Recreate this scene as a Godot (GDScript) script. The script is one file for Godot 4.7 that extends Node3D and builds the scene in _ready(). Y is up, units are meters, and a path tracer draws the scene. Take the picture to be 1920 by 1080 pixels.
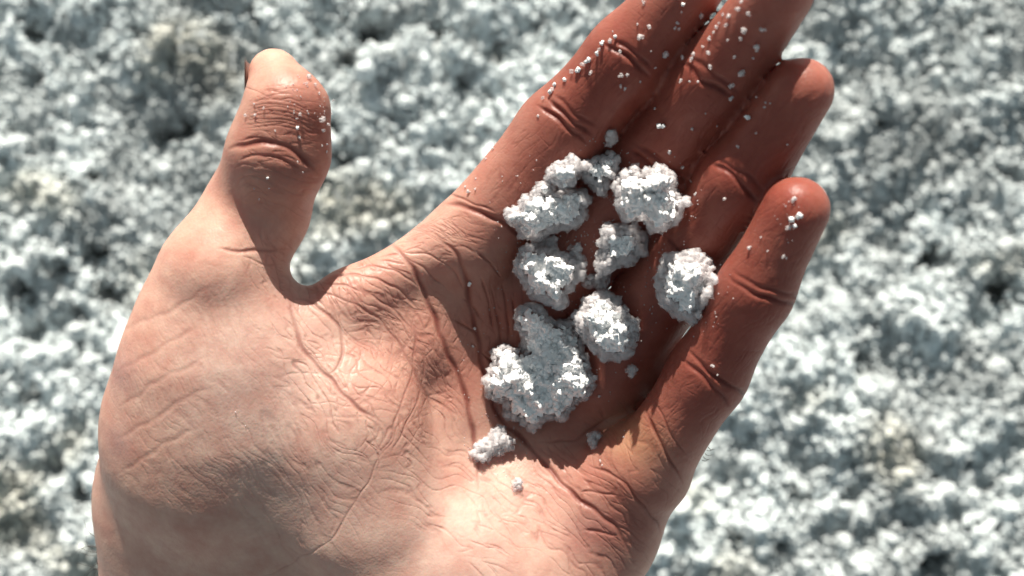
extends Node3D
# An open left hand, palm up, holding lumps of salt above a crust of salt. 1 "unit" of the hand's own plan is S metres.

const S := 0.000118            # metres per unit of the hand's plan
const FOV := 32.0
const Y0 := 0.30               # height of the palm above the ground
var DP: float                  # distance of the eye above the plan, in units
var rng := RandomNumberGenerator.new()

# ---------------------------------------------------------------- helpers
func numbered(called: String) -> String:
	if not has_node(NodePath(called)):
		return called
	var k := 1
	while has_node(NodePath("%s_%03d" % [called, k])):
		k += 1
	return "%s_%03d" % [called, k]

func tag(o: Node3D, label := "", category := "", group := "", kind := "") -> Node3D:
	if label: o.set_meta("label", label)
	if category: o.set_meta("category", category)
	if group: o.set_meta("group", group)
	if kind: o.set_meta("kind", kind)
	return o

func part(called: String, mesh: Mesh, m: Material, parent: Node) -> MeshInstance3D:
	var o := MeshInstance3D.new()
	o.name = called
	o.mesh = mesh
	o.material_override = m
	parent.add_child(o, true)
	return o

func lin(r: float, g: float, b: float, a := 1.0) -> Color:
	var c := Color(r, g, b).linear_to_srgb()
	c.a = a
	return c

func mat(called: String, c: Color, rough: float, spec := 0.5) -> StandardMaterial3D:
	var m := StandardMaterial3D.new()
	m.resource_name = called
	m.albedo_color = c
	m.roughness = rough
	m.metallic_specular = spec
	return m

func plan(px: float, py: float, h: float) -> Vector3:      # a place of the hand, in units
	var k := (DP - h) / DP
	return Vector3((px - 960.0) * k, h, (py - 540.0) * k)

func metres(v: Vector3) -> Vector3:
	return Vector3(v.x * S, Y0 + v.y * S, v.z * S)

# ---------------------------------------------------------------- the hand's field
const CELL := 10.0
const GX := 164
const GY := 96
const GZ := 206
const G0 := Vector3(-900, -580, -680)
var phi := PackedFloat32Array()
var top := PackedFloat32Array()

func add_bone(f: PackedFloat32Array, a: Vector3, b: Vector3, ra: float, rb: float, flat: float, k: float) -> void:
	var r := maxf(ra, rb)
	var pad := r + 6.0 * k
	var padh := r / flat + 6.0 * k
	var i0 := maxi(0, int((minf(a.x, b.x) - pad - G0.x) / CELL))
	var i1 := mini(GX - 1, int((maxf(a.x, b.x) + pad - G0.x) / CELL) + 1)
	var j0 := maxi(0, int((minf(a.y, b.y) - padh - G0.y) / CELL))
	var j1 := mini(GY - 1, int((maxf(a.y, b.y) + padh - G0.y) / CELL) + 1)
	var l0 := maxi(0, int((minf(a.z, b.z) - pad - G0.z) / CELL))
	var l1 := mini(GZ - 1, int((maxf(a.z, b.z) + pad - G0.z) / CELL) + 1)
	var sc := Vector3(1, flat, 1)
	var A := a * sc
	var ab := b * sc - A
	var inv := 1.0 / maxf(ab.length_squared(), 1e-4)
	var ik := -1.0 / k
	for l in range(l0, l1 + 1):
		for j in range(j0, j1 + 1):
			var at := (l * GY + j) * GX
			for i in range(i0, i1 + 1):
				var p := Vector3(G0.x + i * CELL, (G0.y + j * CELL) * flat, G0.z + l * CELL) - A
				var t := clampf(p.dot(ab) * inv, 0.0, 1.0)
				f[at + i] += exp(maxf((p - ab * t).length() - ra - (rb - ra) * t, -700.0) * ik)

func blank() -> PackedFloat32Array:
	var f := PackedFloat32Array()
	f.resize(GX * GY * GZ)
	return f

# each joint: px, py, height, radius
func chain(f: PackedFloat32Array, joints: Array, flat: float, k: float) -> void:
	for i in joints.size() - 1:
		var a = joints[i]
		var b = joints[i + 1]
		add_bone(f, plan(a[0], a[1], a[2]), plan(b[0], b[1], b[2]), a[3] * (DP - a[2]) / DP, b[3] * (DP - b[2]) / DP, flat, k)

func build_field() -> void:
	var KP := 20.0
	var palm := blank()
	# metacarpals
	chain(palm, [[884, 462, -78, 84], [884, 610, -180, 90], [835, 770, -160, 100], [700, 930, -92, 100]], 1.1, KP)
	chain(palm, [[1000, 580, -160, 80], [930, 760, -215, 96], [800, 1010, -120, 100]], 1.1, KP)
	chain(palm, [[1110, 710, -150, 78], [1000, 880, -178, 95], [880, 1060, -122, 95]], 1.1, KP)
	chain(palm, [[970, 1080, -100, 105], [1090, 960, -140, 90], [1205, 880, -62, 74]], 1.1, KP)
	# ball of the thumb
	chain(palm, [[410, 505, 20, 96], [404, 570, 14, 112], [416, 655, 4, 168], [432, 730, -22, 206], [418, 810, -60, 214], [400, 935, -182, 210], [400, 1090, -262, 210]], 1.75, KP)
	chain(palm, [[545, 700, -5, 112], [640, 800, -5, 140], [690, 960, -25, 140]], 1.5, KP)
	# web between the thumb and the index finger
	chain(palm, [[566, 640, -8, 40], [655, 566, -30, 50], [800, 478, -62, 50]], 1.0, KP)
	chain(palm, [[640, 650, -50, 60], [800, 570, -105, 60]], 1.0, KP)
	chain(palm, [[640, 740, -70, 90], [780, 650, -108, 84]], 1.0, KP)
	chain(palm, [[570, 900, -62, 150], [530, 1060, -176, 190]], 1.7, KP)
	chain(palm, [[820, 900, -128, 95], [960, 960, -140, 95], [1040, 930, -160, 80]], 1.0, KP)
	chain(palm, [[1150, 710, -140, 55], [1280, 690, -120, 55]], 1.0, KP)
	# heel and outer edge
	chain(palm, [[740, 1100, -66, 140], [850, 1070, -64, 135], [970, 1090, -76, 135]], 1.35, KP)
	chain(palm, [[1195, 885, -56, 80], [1105, 990, -122, 122], [985, 1090, -124, 176]], 1.45, KP)
	chain(palm, [[620, 1190, -318, 300], [540, 1300, -340, 290], [400, 1480, -360, 300]], 1.9, KP)
	phi = palm.duplicate()
	for i in phi.size():
		phi[i] = -KP * log(palm[i] + 1e-12)
	var palm_phi := phi.duplicate()
	var fingers := [
		[1.12, [[412, 510, 20, 104], [482, 395, -26, 92], [523, 284, 66, 90], [537, 205, 88, 74], [514, 138, 62, 47]]],
		[1.0, [[890, 447, -70, 84], [1052, 252, 0, 82], [1178, 108, 96, 76], [1298, -34, 180, 66]]],
		[1.0, [[1010, 560, -125, 84], [1232, 304, 6, 82], [1337, 159, 132, 77], [1460, -14, 285, 67]]],
		[1.0, [[1125, 705, -118, 82], [1290, 480, 2, 78], [1388, 342, 124, 73], [1500, 172, 232, 63]]],
		[1.0, [[1215, 875, -50, 74], [1326, 702, 50, 70], [1415, 546, 148, 67], [1492, 394, 222, 63]]],
	]
	var KJ := 13.0
	var all := blank()
	for fg in fingers:
		var f := blank()
		chain(f, fg[1], fg[0], 12.0)
		for i in f.size():
			if f[i] > 1e-9:
				all[i] += pow(f[i], 12.0 / 4.5)
	for i in all.size():
		if all[i] > 1e-14:
			var d := -4.5 * log(all[i])
			var q := palm_phi[i]
			phi[i] = minf(d, q) - KJ * log(1.0 + exp(-absf(d - q) / KJ))
	top.resize(GX * GZ)
	for l in GZ:
		for i in GX:
			var h := -600.0
			for jj in GY - 1:
				var j := GY - 2 - jj
				var at := (l * GY + j) * GX + i
				if phi[at] < 0.0:
					var up := phi[at + GX]
					h = G0.y + (j + phi[at] / (phi[at] - up)) * CELL
					break
			top[l * GX + i] = h

func height_at(x: float, z: float) -> float:
	var u := clampf((x - G0.x) / CELL, 0.0, GX - 1.001)
	var w := clampf((z - G0.z) / CELL, 0.0, GZ - 1.001)
	var i := int(u)
	var l := int(w)
	u -= i
	w -= l
	var at := l * GX + i
	return lerpf(lerpf(top[at], top[at + 1], u), lerpf(top[at + GX], top[at + GX + 1], u), w)

func on_skin(px: float, py: float) -> Vector3:             # the place of the skin seen there
	var h := 60.0
	for n in 9:
		var k := (DP - h) / DP
		var want := height_at((px - 960.0) * k, (py - 540.0) * k)
		h = lerpf(h, maxf(want, -260.0), 0.65)
	return plan(px, py, h)

func skin_normal(v: Vector3) -> Vector3:
	var e := 12.0
	return Vector3(height_at(v.x - e, v.z) - height_at(v.x + e, v.z), 2.0 * e, height_at(v.x, v.z - e) - height_at(v.x, v.z + e)).normalized()

# ---------------------------------------------------------------- surface nets and smoothing
func nets() -> Array:
	var id := PackedInt32Array()
	id.resize(phi.size())
	id.fill(-1)
	var V := PackedVector3Array()
	var off := [0, 1, GX, GX + 1, GX * GY, GX * GY + 1, GX * GY + GX, GX * GY + GX + 1]
	var corner: Array[Vector3] = []
	for c in 8:
		corner.append(Vector3(c & 1, (c >> 1) & 1, (c >> 2) & 1))
	var ends := [[0, 1], [2, 3], [4, 5], [6, 7], [0, 2], [1, 3], [4, 6], [5, 7], [0, 4], [1, 5], [2, 6], [3, 7]]
	for l in GZ - 1:
		for j in GY - 1:
			var at := (l * GY + j) * GX
			for i in GX - 1:
				if absf(phi[at + i]) > 45.0:
					continue
				var m := 0
				for c in 8:
					if phi[at + i + off[c]] < 0.0:
						m |= 1 << c
				if m == 0 or m == 255:
					continue
				var s := Vector3.ZERO
				var n := 0
				for e in ends:
					var a: int = e[0]
					var b: int = e[1]
					if ((m >> a) & 1) != ((m >> b) & 1):
						var pa := phi[at + i + off[a]]
						var pb := phi[at + i + off[b]]
						s += corner[a].lerp(corner[b], pa / (pa - pb))
						n += 1
				id[at + i] = V.size()
				V.append(G0 + (Vector3(i, j, l) + s / n) * CELL)
	var Q := PackedInt32Array()
	var sx := 1
	var sy := GX
	var sz := GX * GY
	for l in range(1, GZ - 1):
		for j in range(1, GY - 1):
			var at := (l * GY + j) * GX
			for i in range(1, GX - 1):
				var c := at + i
				if id[c] < 0:
					continue
				var inside := phi[c] < 0.0
				if inside != (phi[c + sx] < 0.0):
					quad(Q, id[c], id[c - sy], id[c - sy - sz], id[c - sz], inside)
				if inside != (phi[c + sy] < 0.0):
					quad(Q, id[c], id[c - sz], id[c - sz - sx], id[c - sx], inside)
				if inside != (phi[c + sz] < 0.0):
					quad(Q, id[c], id[c - sx], id[c - sx - sy], id[c - sy], inside)
	return [V, Q]

func quad(Q: PackedInt32Array, a: int, b: int, c: int, d: int, flip: bool) -> void:
	if mini(mini(a, b), mini(c, d)) < 0:
		return
	if not flip:
		Q.append(a); Q.append(b); Q.append(c); Q.append(d)
	else:
		Q.append(d); Q.append(c); Q.append(b); Q.append(a)

func refine(V: PackedVector3Array, C: PackedVector3Array, Q: PackedInt32Array) -> Array:   # one Catmull-Clark step
	var nv := V.size()
	var nf := Q.size() / 4
	var fp := PackedVector3Array(); fp.resize(nf)
	var fc := PackedVector3Array(); fc.resize(nf)
	var seen := {}
	var ea := PackedInt32Array()
	var eb := PackedInt32Array()
	var es := PackedVector3Array()
	var ec := PackedVector3Array()
	var en := PackedInt32Array()
	var fe := PackedInt32Array(); fe.resize(nf * 4)
	var vs := PackedVector3Array(); vs.resize(nv)
	var vm := PackedVector3Array(); vm.resize(nv)
	var vn := PackedInt32Array(); vn.resize(nv)
	for f in nf:
		var o := f * 4
		var p := (V[Q[o]] + V[Q[o + 1]] + V[Q[o + 2]] + V[Q[o + 3]]) * 0.25
		var q := (C[Q[o]] + C[Q[o + 1]] + C[Q[o + 2]] + C[Q[o + 3]]) * 0.25
		fp[f] = p
		fc[f] = q
		for n in 4:
			var a := Q[o + n]
			var b := Q[o + (n + 1) % 4]
			var key := mini(a, b) * nv + maxi(a, b)
			var e: int = seen.get(key, -1)
			if e < 0:
				e = ea.size()
				seen[key] = e
				ea.append(a); eb.append(b); es.append(p); ec.append(q); en.append(1)
			else:
				es[e] += p
				ec[e] += q
				en[e] += 1
			fe[o + n] = e
			vs[a] += p
			vm[a] += (V[a] + V[b]) * 0.5
			vn[a] += 1
	var ne := ea.size()
	var V2 := PackedVector3Array(); V2.resize(nv + ne + nf)
	var C2 := PackedVector3Array(); C2.resize(nv + ne + nf)
	for v in nv:
		var n := float(maxi(vn[v], 1))
		V2[v] = (vs[v] / n + vm[v] * (2.0 / n) + V[v] * (n - 3.0)) / n if n >= 3.0 else V[v]
		C2[v] = C[v]
	for e in ne:
		var a := ea[e]
		var b := eb[e]
		V2[nv + e] = (V[a] + V[b] + es[e]) / (2.0 + en[e])
		C2[nv + e] = (C[a] + C[b]) * 0.5
	var Q2 := PackedInt32Array(); Q2.resize(nf * 16)
	var w := 0
	for f in nf:
		var o := f * 4
		V2[nv + ne + f] = fp[f]
		C2[nv + ne + f] = fc[f]
		for n in 4:
			Q2[w] = Q[o + n]
			Q2[w + 1] = nv + fe[o + n]
			Q2[w + 2] = nv + ne + f
			Q2[w + 3] = nv + fe[o + (n + 3) % 4]
			w += 4
	return [V2, C2, Q2]

# ---------------------------------------------------------------- creases and skin relief
const RX := -860.0
const RZ := -650.0
const RW := 1500
const RH := 1340
var groove := PackedFloat32Array()

func stroke(pts: Array, width: float, depth: float, wobble := 3.0) -> void:
	# a groove through these places; smoothed by a curve, thinner at its ends
	var cv := Curve3D.new()
	for i in pts.size():
		var v := on_skin(pts[i][0], pts[i][1])
		v.y = 0
		var before := on_skin(pts[maxi(i - 1, 0)][0], pts[maxi(i - 1, 0)][1])
		var after := on_skin(pts[mini(i + 1, pts.size() - 1)][0], pts[mini(i + 1, pts.size() - 1)][1])
		var d := (after - before) / 6.0
		d.y = 0
		cv.add_point(v, -d, d)
	var length := cv.get_baked_length()
	if length < 2.0:
		return
	var n := maxi(2, int(length / 1.4))
	var ph := rng.randf() * TAU
	for s in n + 1:
		var t := float(s) / n
		var p := cv.sample_baked(t * length)
		p.x += wobble * (sin(t * length * 0.045 + ph) * 0.6 + sin(t * length * 0.11 + ph * 2.3) * 0.4)
		p.z += wobble * (cos(t * length * 0.05 + ph * 1.7) * 0.6 + sin(t * length * 0.13 + ph) * 0.4)
		var fade := minf(1.0, minf(t, 1.0 - t) * 5.0 + 0.12) * (0.85 + 0.15 * sin(t * length * 0.08 + ph))
		dab(p.x - RX, p.z - RZ, width * 0.8 * (0.55 + 0.45 * fade), minf(1.25, depth * 1.15) * fade)

func dab(x: float, z: float, w: float, depth: float) -> void:
	var r := w * 2.0
	var x0 := maxi(0, int(x - r))
	var x1 := mini(RW - 1, int(x + r) + 1)
	var iw := -1.0 / (w * w)
	for zz in range(maxi(0, int(z - r)), mini(RH - 1, int(z + r) + 1) + 1):
		var at := zz * RW
		var dz := (zz - z) * (zz - z)
		for xx in range(x0, x1 + 1):
			var g := depth * exp(((xx - x) * (xx - x) + dz) * iw)
			if g > groove[at + xx]:
				groove[at + xx] = g

func wrinkles(px: float, py: float, ra: float, rb: float, dir: float, spacing: float, long: float, depth: float) -> void:
	# a patch of fine folds where a stretched noise crosses zero
	var c := on_skin(px, py)
	var a := Vector2.from_angle(deg_to_rad(dir))
	var n := noise(int(px + py * 3), 1.0 / (spacing * 2.0), FastNoiseLite.TYPE_SIMPLEX_SMOOTH, 2)
	var warp := noise(int(px), 0.008, FastNoiseLite.TYPE_SIMPLEX_SMOOTH, 2)
	var r := maxf(ra, rb) * 1.5
	for zz in range(maxi(0, int(c.z - RZ - r)), mini(RH, int(c.z - RZ + r))):
		for xx in range(maxi(0, int(c.x - RX - r)), mini(RW, int(c.x - RX + r))):
			var d := Vector2(xx + RX - c.x, zz + RZ - c.z)
			var u := d.dot(a)
			var v := d.cross(a)
			var m := exp(-(u * u / (ra * ra) + v * v / (rb * rb)) * 1.4)
			if m < 0.12:
				continue
			v += 22.0 * warp.get_noise_2d(xx, zz)
			var f := n.get_noise_2d(u / long, v)
			var g := 0.78 * depth * smoothstep(0.12, 0.45, m) * (1.0 - smoothstep(0.0, 0.17, absf(f))) * (0.55 + 0.9 * absf(warp.get_noise_2d(xx * 4.0, zz * 4.0)))
			var at := zz * RW + xx
			if g > groove[at]:
				groove[at] = g

func creases() -> void:
	groove.resize(RW * RH)
	rng.seed = 11
	# long lines of the palm
	stroke([[742, 452], [772, 500], [800, 560], [835, 650], [865, 720], [884, 790], [893, 850], [898, 920]], 6.5, 1.1)
	stroke([[800, 430], [850, 470], [880, 560], [905, 690], [935, 780], [972, 815], [1042, 893], [1078, 930], [1150, 985], [1185, 1045]], 6.5, 1.1)
	stroke([[1080, 925], [1120, 922], [1165, 930]], 3.0, 0.6)
	stroke([[1100, 868], [1180, 915], [1240, 1000]], 4.0, 0.75)
	stroke([[1092, 990], [1125, 1000], [1160, 1005]], 3.5, 0.7)
	stroke([[1125, 965], [1170, 990], [1215, 1030]], 3.0, 0.5)
	stroke([[1010, 830], [1080, 820], [1150, 780]], 3.5, 0.5)
	stroke([[785, 600], [775, 663], [763, 730], [736, 804], [726, 825]], 3.0, 0.5)
	stroke([[726, 825], [667, 941], [607, 1020], [528, 1064], [470, 1090]], 2.4, 0.3)
	stroke([[800, 640], [790, 720], [760, 800], [735, 850]], 2.6, 0.5)
	for s in [[918, 530, 940, 660], [940, 530, 952, 645], [958, 555, 960, 630], [866, 556, 900, 600], [846, 596, 908, 640], [900, 520, 925, 620], [880, 640, 930, 690], [890, 470, 940, 520]]:
		stroke([[s[0], s[1]], [(s[0] + s[2]) / 2.0 + 4, (s[1] + s[3]) / 2.0], [s[2], s[3]]], 2.8, 0.8, 1.5)
	# bases of the fingers
	stroke([[832, 382], [866, 388], [900, 398], [942, 416], [985, 455]], 7.0, 1.1)
	stroke([[845, 372], [880, 378], [930, 398]], 3.0, 0.6)
	stroke([[1205, 765], [1232, 820], [1262, 872], [1280, 905]], 4.5, 0.9)
	stroke([[1218, 745], [1252, 800], [1290, 860]], 3.0, 0.5)
	# joints of the fingers
	for s in [[1008, 196, 1058, 236, 1104, 268, 1.0], [1024, 184, 1070, 226, 1118, 258, 0.7], [1036, 178, 1080, 212, 1126, 240, 0.4],
			[1132, 82, 1172, 106, 1216, 142, 0.9], [1146, 72, 1184, 98, 1224, 128, 0.6],
			[1276, 118, 1318, 148, 1376, 184, 0.9], [1288, 108, 1330, 134, 1388, 170, 0.5], [1176, 278, 1220, 314, 1276, 350, 0.9], [1188, 268, 1236, 302, 1290, 336, 0.6],
			[1330, 308, 1376, 332, 1432, 376, 0.9], [1340, 296, 1386, 320, 1444, 360, 0.5], [1236, 440, 1280, 474, 1332, 508, 0.8],
			[1366, 520, 1412, 548, 1476, 594, 0.9], [1372, 506, 1420, 534, 1482, 578, 0.5], [1284, 652, 1330, 696, 1386, 748, 0.9], [1276, 668, 1316, 706, 1370, 760, 0.6]]:
		stroke([[s[0], s[1]], [s[2], s[3]], [s[4], s[5]]], 5.5, s[6] * 1.4)
	# thumb
	stroke([[428, 280], [470, 268], [515, 270], [560, 292], [604, 330]], 7.0, 1.1)
	stroke([[445, 262], [500, 262], [550, 280], [608, 318]], 3.2, 0.7)
	stroke([[450, 300], [505, 290], [556, 312], [606, 352]], 3.2, 0.7)
	stroke([[410, 464], [450, 470], [490, 472], [537, 468]], 4.5, 0.7)
	stroke([[455, 480], [490, 492], [530, 496]], 2.4, 0.45)
	for n in 9:
		var y := 236.0 - n * 7.0
		stroke([[455 + n * 2, y + 6], [500, y], [545, y + 4], [585, y + 22]], 1.5, 0.34, 1.5)
	for n in 7:
		var t := n / 6.0
		stroke([[505 + t * 20, 478 + t * 40], [518 + t * 6, 500 + t * 40], [535, 505 + t * 40]], 1.8, 0.4, 1.5)
	# folds of the web
	stroke([[540, 556], [552, 610], [575, 660], [610, 705], [660, 752], [720, 800]], 5.0, 0.8)
	stroke([[545, 560], [590, 572], [628, 600], [640, 640], [632, 690], [600, 700]], 4.5, 0.7)
	stroke([[575, 548], [640, 560], [700, 590], [750, 650], [790, 720], [815, 800]], 3.5, 0.6)
	stroke([[600, 530], [660, 540], [720, 566], [775, 622]], 3.0, 0.6)
	stroke([[612, 520], [680, 516], [740, 538], [790, 588]], 3.0, 0.6)
	stroke([[650, 508], [700, 498], [752, 512], [792, 548]], 2.6, 0.55)
	stroke([[700, 486], [740, 478], [790, 500], [840, 545]], 2.6, 0.5)
	stroke([[740, 470], [800, 478], [850, 510], [880, 560]], 2.4, 0.45)
	for n in 12:
		var o := n * 7.0
		stroke([[770 + o * 0.9, 432 - o * 0.3], [800 + o * 0.8, 440 - o * 0.15], [836 + o * 0.5, 462 - o * 0.2]], 1.6, 0.34, 2.0)
	# wrinkles: px, py, radii along and across, direction in degrees, spacing, length over spacing, depth
	for w in [[690, 690, 210, 150, 52, 12, 6.0, 0.62], [760, 700, 150, 110, 108, 17, 4.0, 0.5], [680, 700, 170, 110, 12, 20, 4.0, 0.34], [690, 540, 150, 75, 24, 14, 6.0, 0.55],
			[820, 450, 90, 55, -8, 8, 6.0, 0.4], [860, 640, 70, 150, 80, 14, 4.0, 0.4], [1080, 960, 170, 110, 42, 19, 5.0, 0.5], [880, 930, 170, 90, 28, 16, 5.0, 0.4],
			[1190, 860, 110, 90, 55, 16, 4.0, 0.35], [530, 220, 70, 60, 3, 7, 7.0, 0.42], [520, 330, 80, 70, 12, 13, 5.0, 0.4], [510, 500, 70, 45, 60, 9, 5.0, 0.4],
			[420, 760, 200, 250, 63, 16, 9.0, 0.17], [330, 700, 130, 200, 66, 12, 4.0, 0.1], [560, 900, 160, 150, 56, 20, 6.0, 0.25],
			[1000, 320, 120, 75, -50, 12, 7.0, 0.34], [1120, 180, 90, 70, -48, 12, 7.0, 0.3], [1140, 420, 130, 80, -52, 13, 7.0, 0.34], [1290, 230, 110, 75, -53, 13, 7.0, 0.3], [1330, 410, 120, 75, -54, 13, 7.0, 0.3],
			[1450, 250, 90, 70, -56, 12, 7.0, 0.3], [1370, 630, 120, 70, -60, 12, 7.0, 0.3], [1450, 460, 90, 65, -64, 12, 7.0, 0.3], [1270, 790, 90, 65, -55, 14, 5.0, 0.36], [1000, 600, 130, 150, 70, 20, 4.0, 0.4]]:
		wrinkles(w[0], w[1], w[2], w[3], w[4], w[5], w[6], w[7] * (0.75 if w[4] < -40 else 1.0))
	for n in 5:
		var y := 600 + n * 62.0
		stroke([[215 + n * 2, y + 40], [300, y - 10], [390, y - 60]], 7.0, 0.2, 4.0)
	# heel and outer edge
	for n in 44:
		var x := rng.randf_range(860, 1180)
		var y := rng.randf_range(880, 1070)
		var ang := rng.randf_range(0.3, 0.95)
		var ln := rng.randf_range(24, 80)
		stroke([[x, y], [x + cos(ang) * ln * 0.5, y + sin(ang) * ln * 0.5 - 3], [x + cos(ang) * ln, y + sin(ang) * ln]], 1.7, rng.randf_range(0.15, 0.4), 2.5)
	# lines along and across the fingers
	for fg in [[890, 400, 1052, 240], [1060, 235, 1175, 105], [1190, 95, 1290, -20], [1130, 420, 1232, 305], [1235, 300, 1338, 165], [1345, 145, 1440, 10], [1290, 480, 1385, 345], [1395, 320, 1490, 180], [1330, 690, 1412, 550], [1420, 530, 1480, 400], [1240, 850, 1325, 710]]:
		var d := Vector2(fg[2] - fg[0], fg[3] - fg[1])
		var q := Vector2(-d.y, d.x).normalized()
		for n in 12:
			var s := Vector2(fg[0], fg[1]) + d * rng.randf_range(0.02, 0.7) + q * rng.randf_range(-62, 62)
			var e := s + d * rng.randf_range(0.1, 0.3)
			var w := q * rng.randf_range(-4, 4)
			stroke([[s.x, s.y], [(s.x + e.x) / 2 + w.x, (s.y + e.y) / 2 + w.y], [e.x, e.y]], 1.3, rng.randf_range(0.1, 0.26), 1.5)
		for n in 8:
			var s := Vector2(fg[0], fg[1]) + d * rng.randf_range(0.02, 0.95) + q * rng.randf_range(-60, 20)
			var e := s + q * rng.randf_range(16, 40)
			stroke([[s.x, s.y], [e.x, e.y]], 1.2, rng.randf_range(0.06, 0.16), 1.5)

func noise(seed_: int, freq: float, kind := FastNoiseLite.TYPE_SIMPLEX_SMOOTH, octaves := 3) -> FastNoiseLite:
	var n := FastNoiseLite.new()
	n.seed = seed_
	n.frequency = freq
	n.noise_type = kind
	n.fractal_octaves = octaves
	if octaves < 2:
		n.fractal_type = FastNoiseLite.FRACTAL_NONE
	return n

func skin_relief() -> ImageTexture:
	var cn := noise(5, 0.11, FastNoiseLite.TYPE_CELLULAR, 1)
	cn.cellular_return_type = FastNoiseLite.RETURN_DISTANCE2_SUB
	var cells := cn.get_image(RW, RH).get_data()
	var fine := noise(8, 0.16).get_image(RW, RH).get_data()
	var lumps := noise(9, 0.022).get_image(RW, RH).get_data()
	var out := PackedFloat32Array()
	out.resize(RW * RH)
	for i in out.size():
		out[i] = 0.6 - 0.55 * groove[i] + (minf(cells[i], 90) / 90.0 - 0.5) * 0.035 + (fine[i] - 127) * 0.0004 + (lumps[i] - 127) * 0.0011
	var im := Image.create_from_data(RW, RH, false, Image.FORMAT_RF, out.to_byte_array())
	return ImageTexture.create_from_image(im)

# skin redder, paler, yellower or mauve; the red also paints in shade: px, py, radius, kind, amount
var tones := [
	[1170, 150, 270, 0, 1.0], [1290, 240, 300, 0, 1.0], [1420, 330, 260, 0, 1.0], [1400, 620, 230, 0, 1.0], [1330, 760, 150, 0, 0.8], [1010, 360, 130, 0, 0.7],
	[1050, 560, 230, 0, 0.8], [1080, 760, 190, 0, 0.7], [1200, 620, 200, 0, 0.9], [950, 640, 130, 0, 0.5], [1190, 960, 130, 0, 0.7], [1130, 1020, 110, 0, 0.5],  # palm hollow and outer heel: red tone paints in their shade
	[545, 300, 150, 0, 0.6], [600, 230, 70, 0, 0.6], [560, 545, 60, 0, 0.6], [720, 540, 150, 0, 0.32], [850, 700, 120, 0, 0.4], [760, 740, 130, 0, 0.2],  # thumb: shaded part and glowing right edge painted with the red tone
	[480, 720, 230, 1, 0.7], [880, 1030, 190, 1, 0.7], [570, 150, 60, 0, 0.3], [640, 950, 160, 1, 0.4], [790, 420, 90, 1, 0.3],
	[1190, 830, 60, 2, 0.4],
	[225, 700, 50, 3, 0.4], [220, 830, 50, 3, 0.4], [1110, 1000, 60, 3, 0.2],
]
const TONE := [Vector3(0.24, 0.060, 0.042), Vector3(0.60, 0.42, 0.36), Vector3(0.55, 0.31, 0.16), Vector3(0.24, 0.11, 0.125)]  # first tone: real redness, deepened to imitate shade on fingers and hollow

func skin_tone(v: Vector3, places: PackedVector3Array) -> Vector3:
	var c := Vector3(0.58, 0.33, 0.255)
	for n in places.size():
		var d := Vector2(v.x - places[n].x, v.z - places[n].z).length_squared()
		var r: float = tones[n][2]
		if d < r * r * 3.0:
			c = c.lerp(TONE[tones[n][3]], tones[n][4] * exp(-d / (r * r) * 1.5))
	return c

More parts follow.
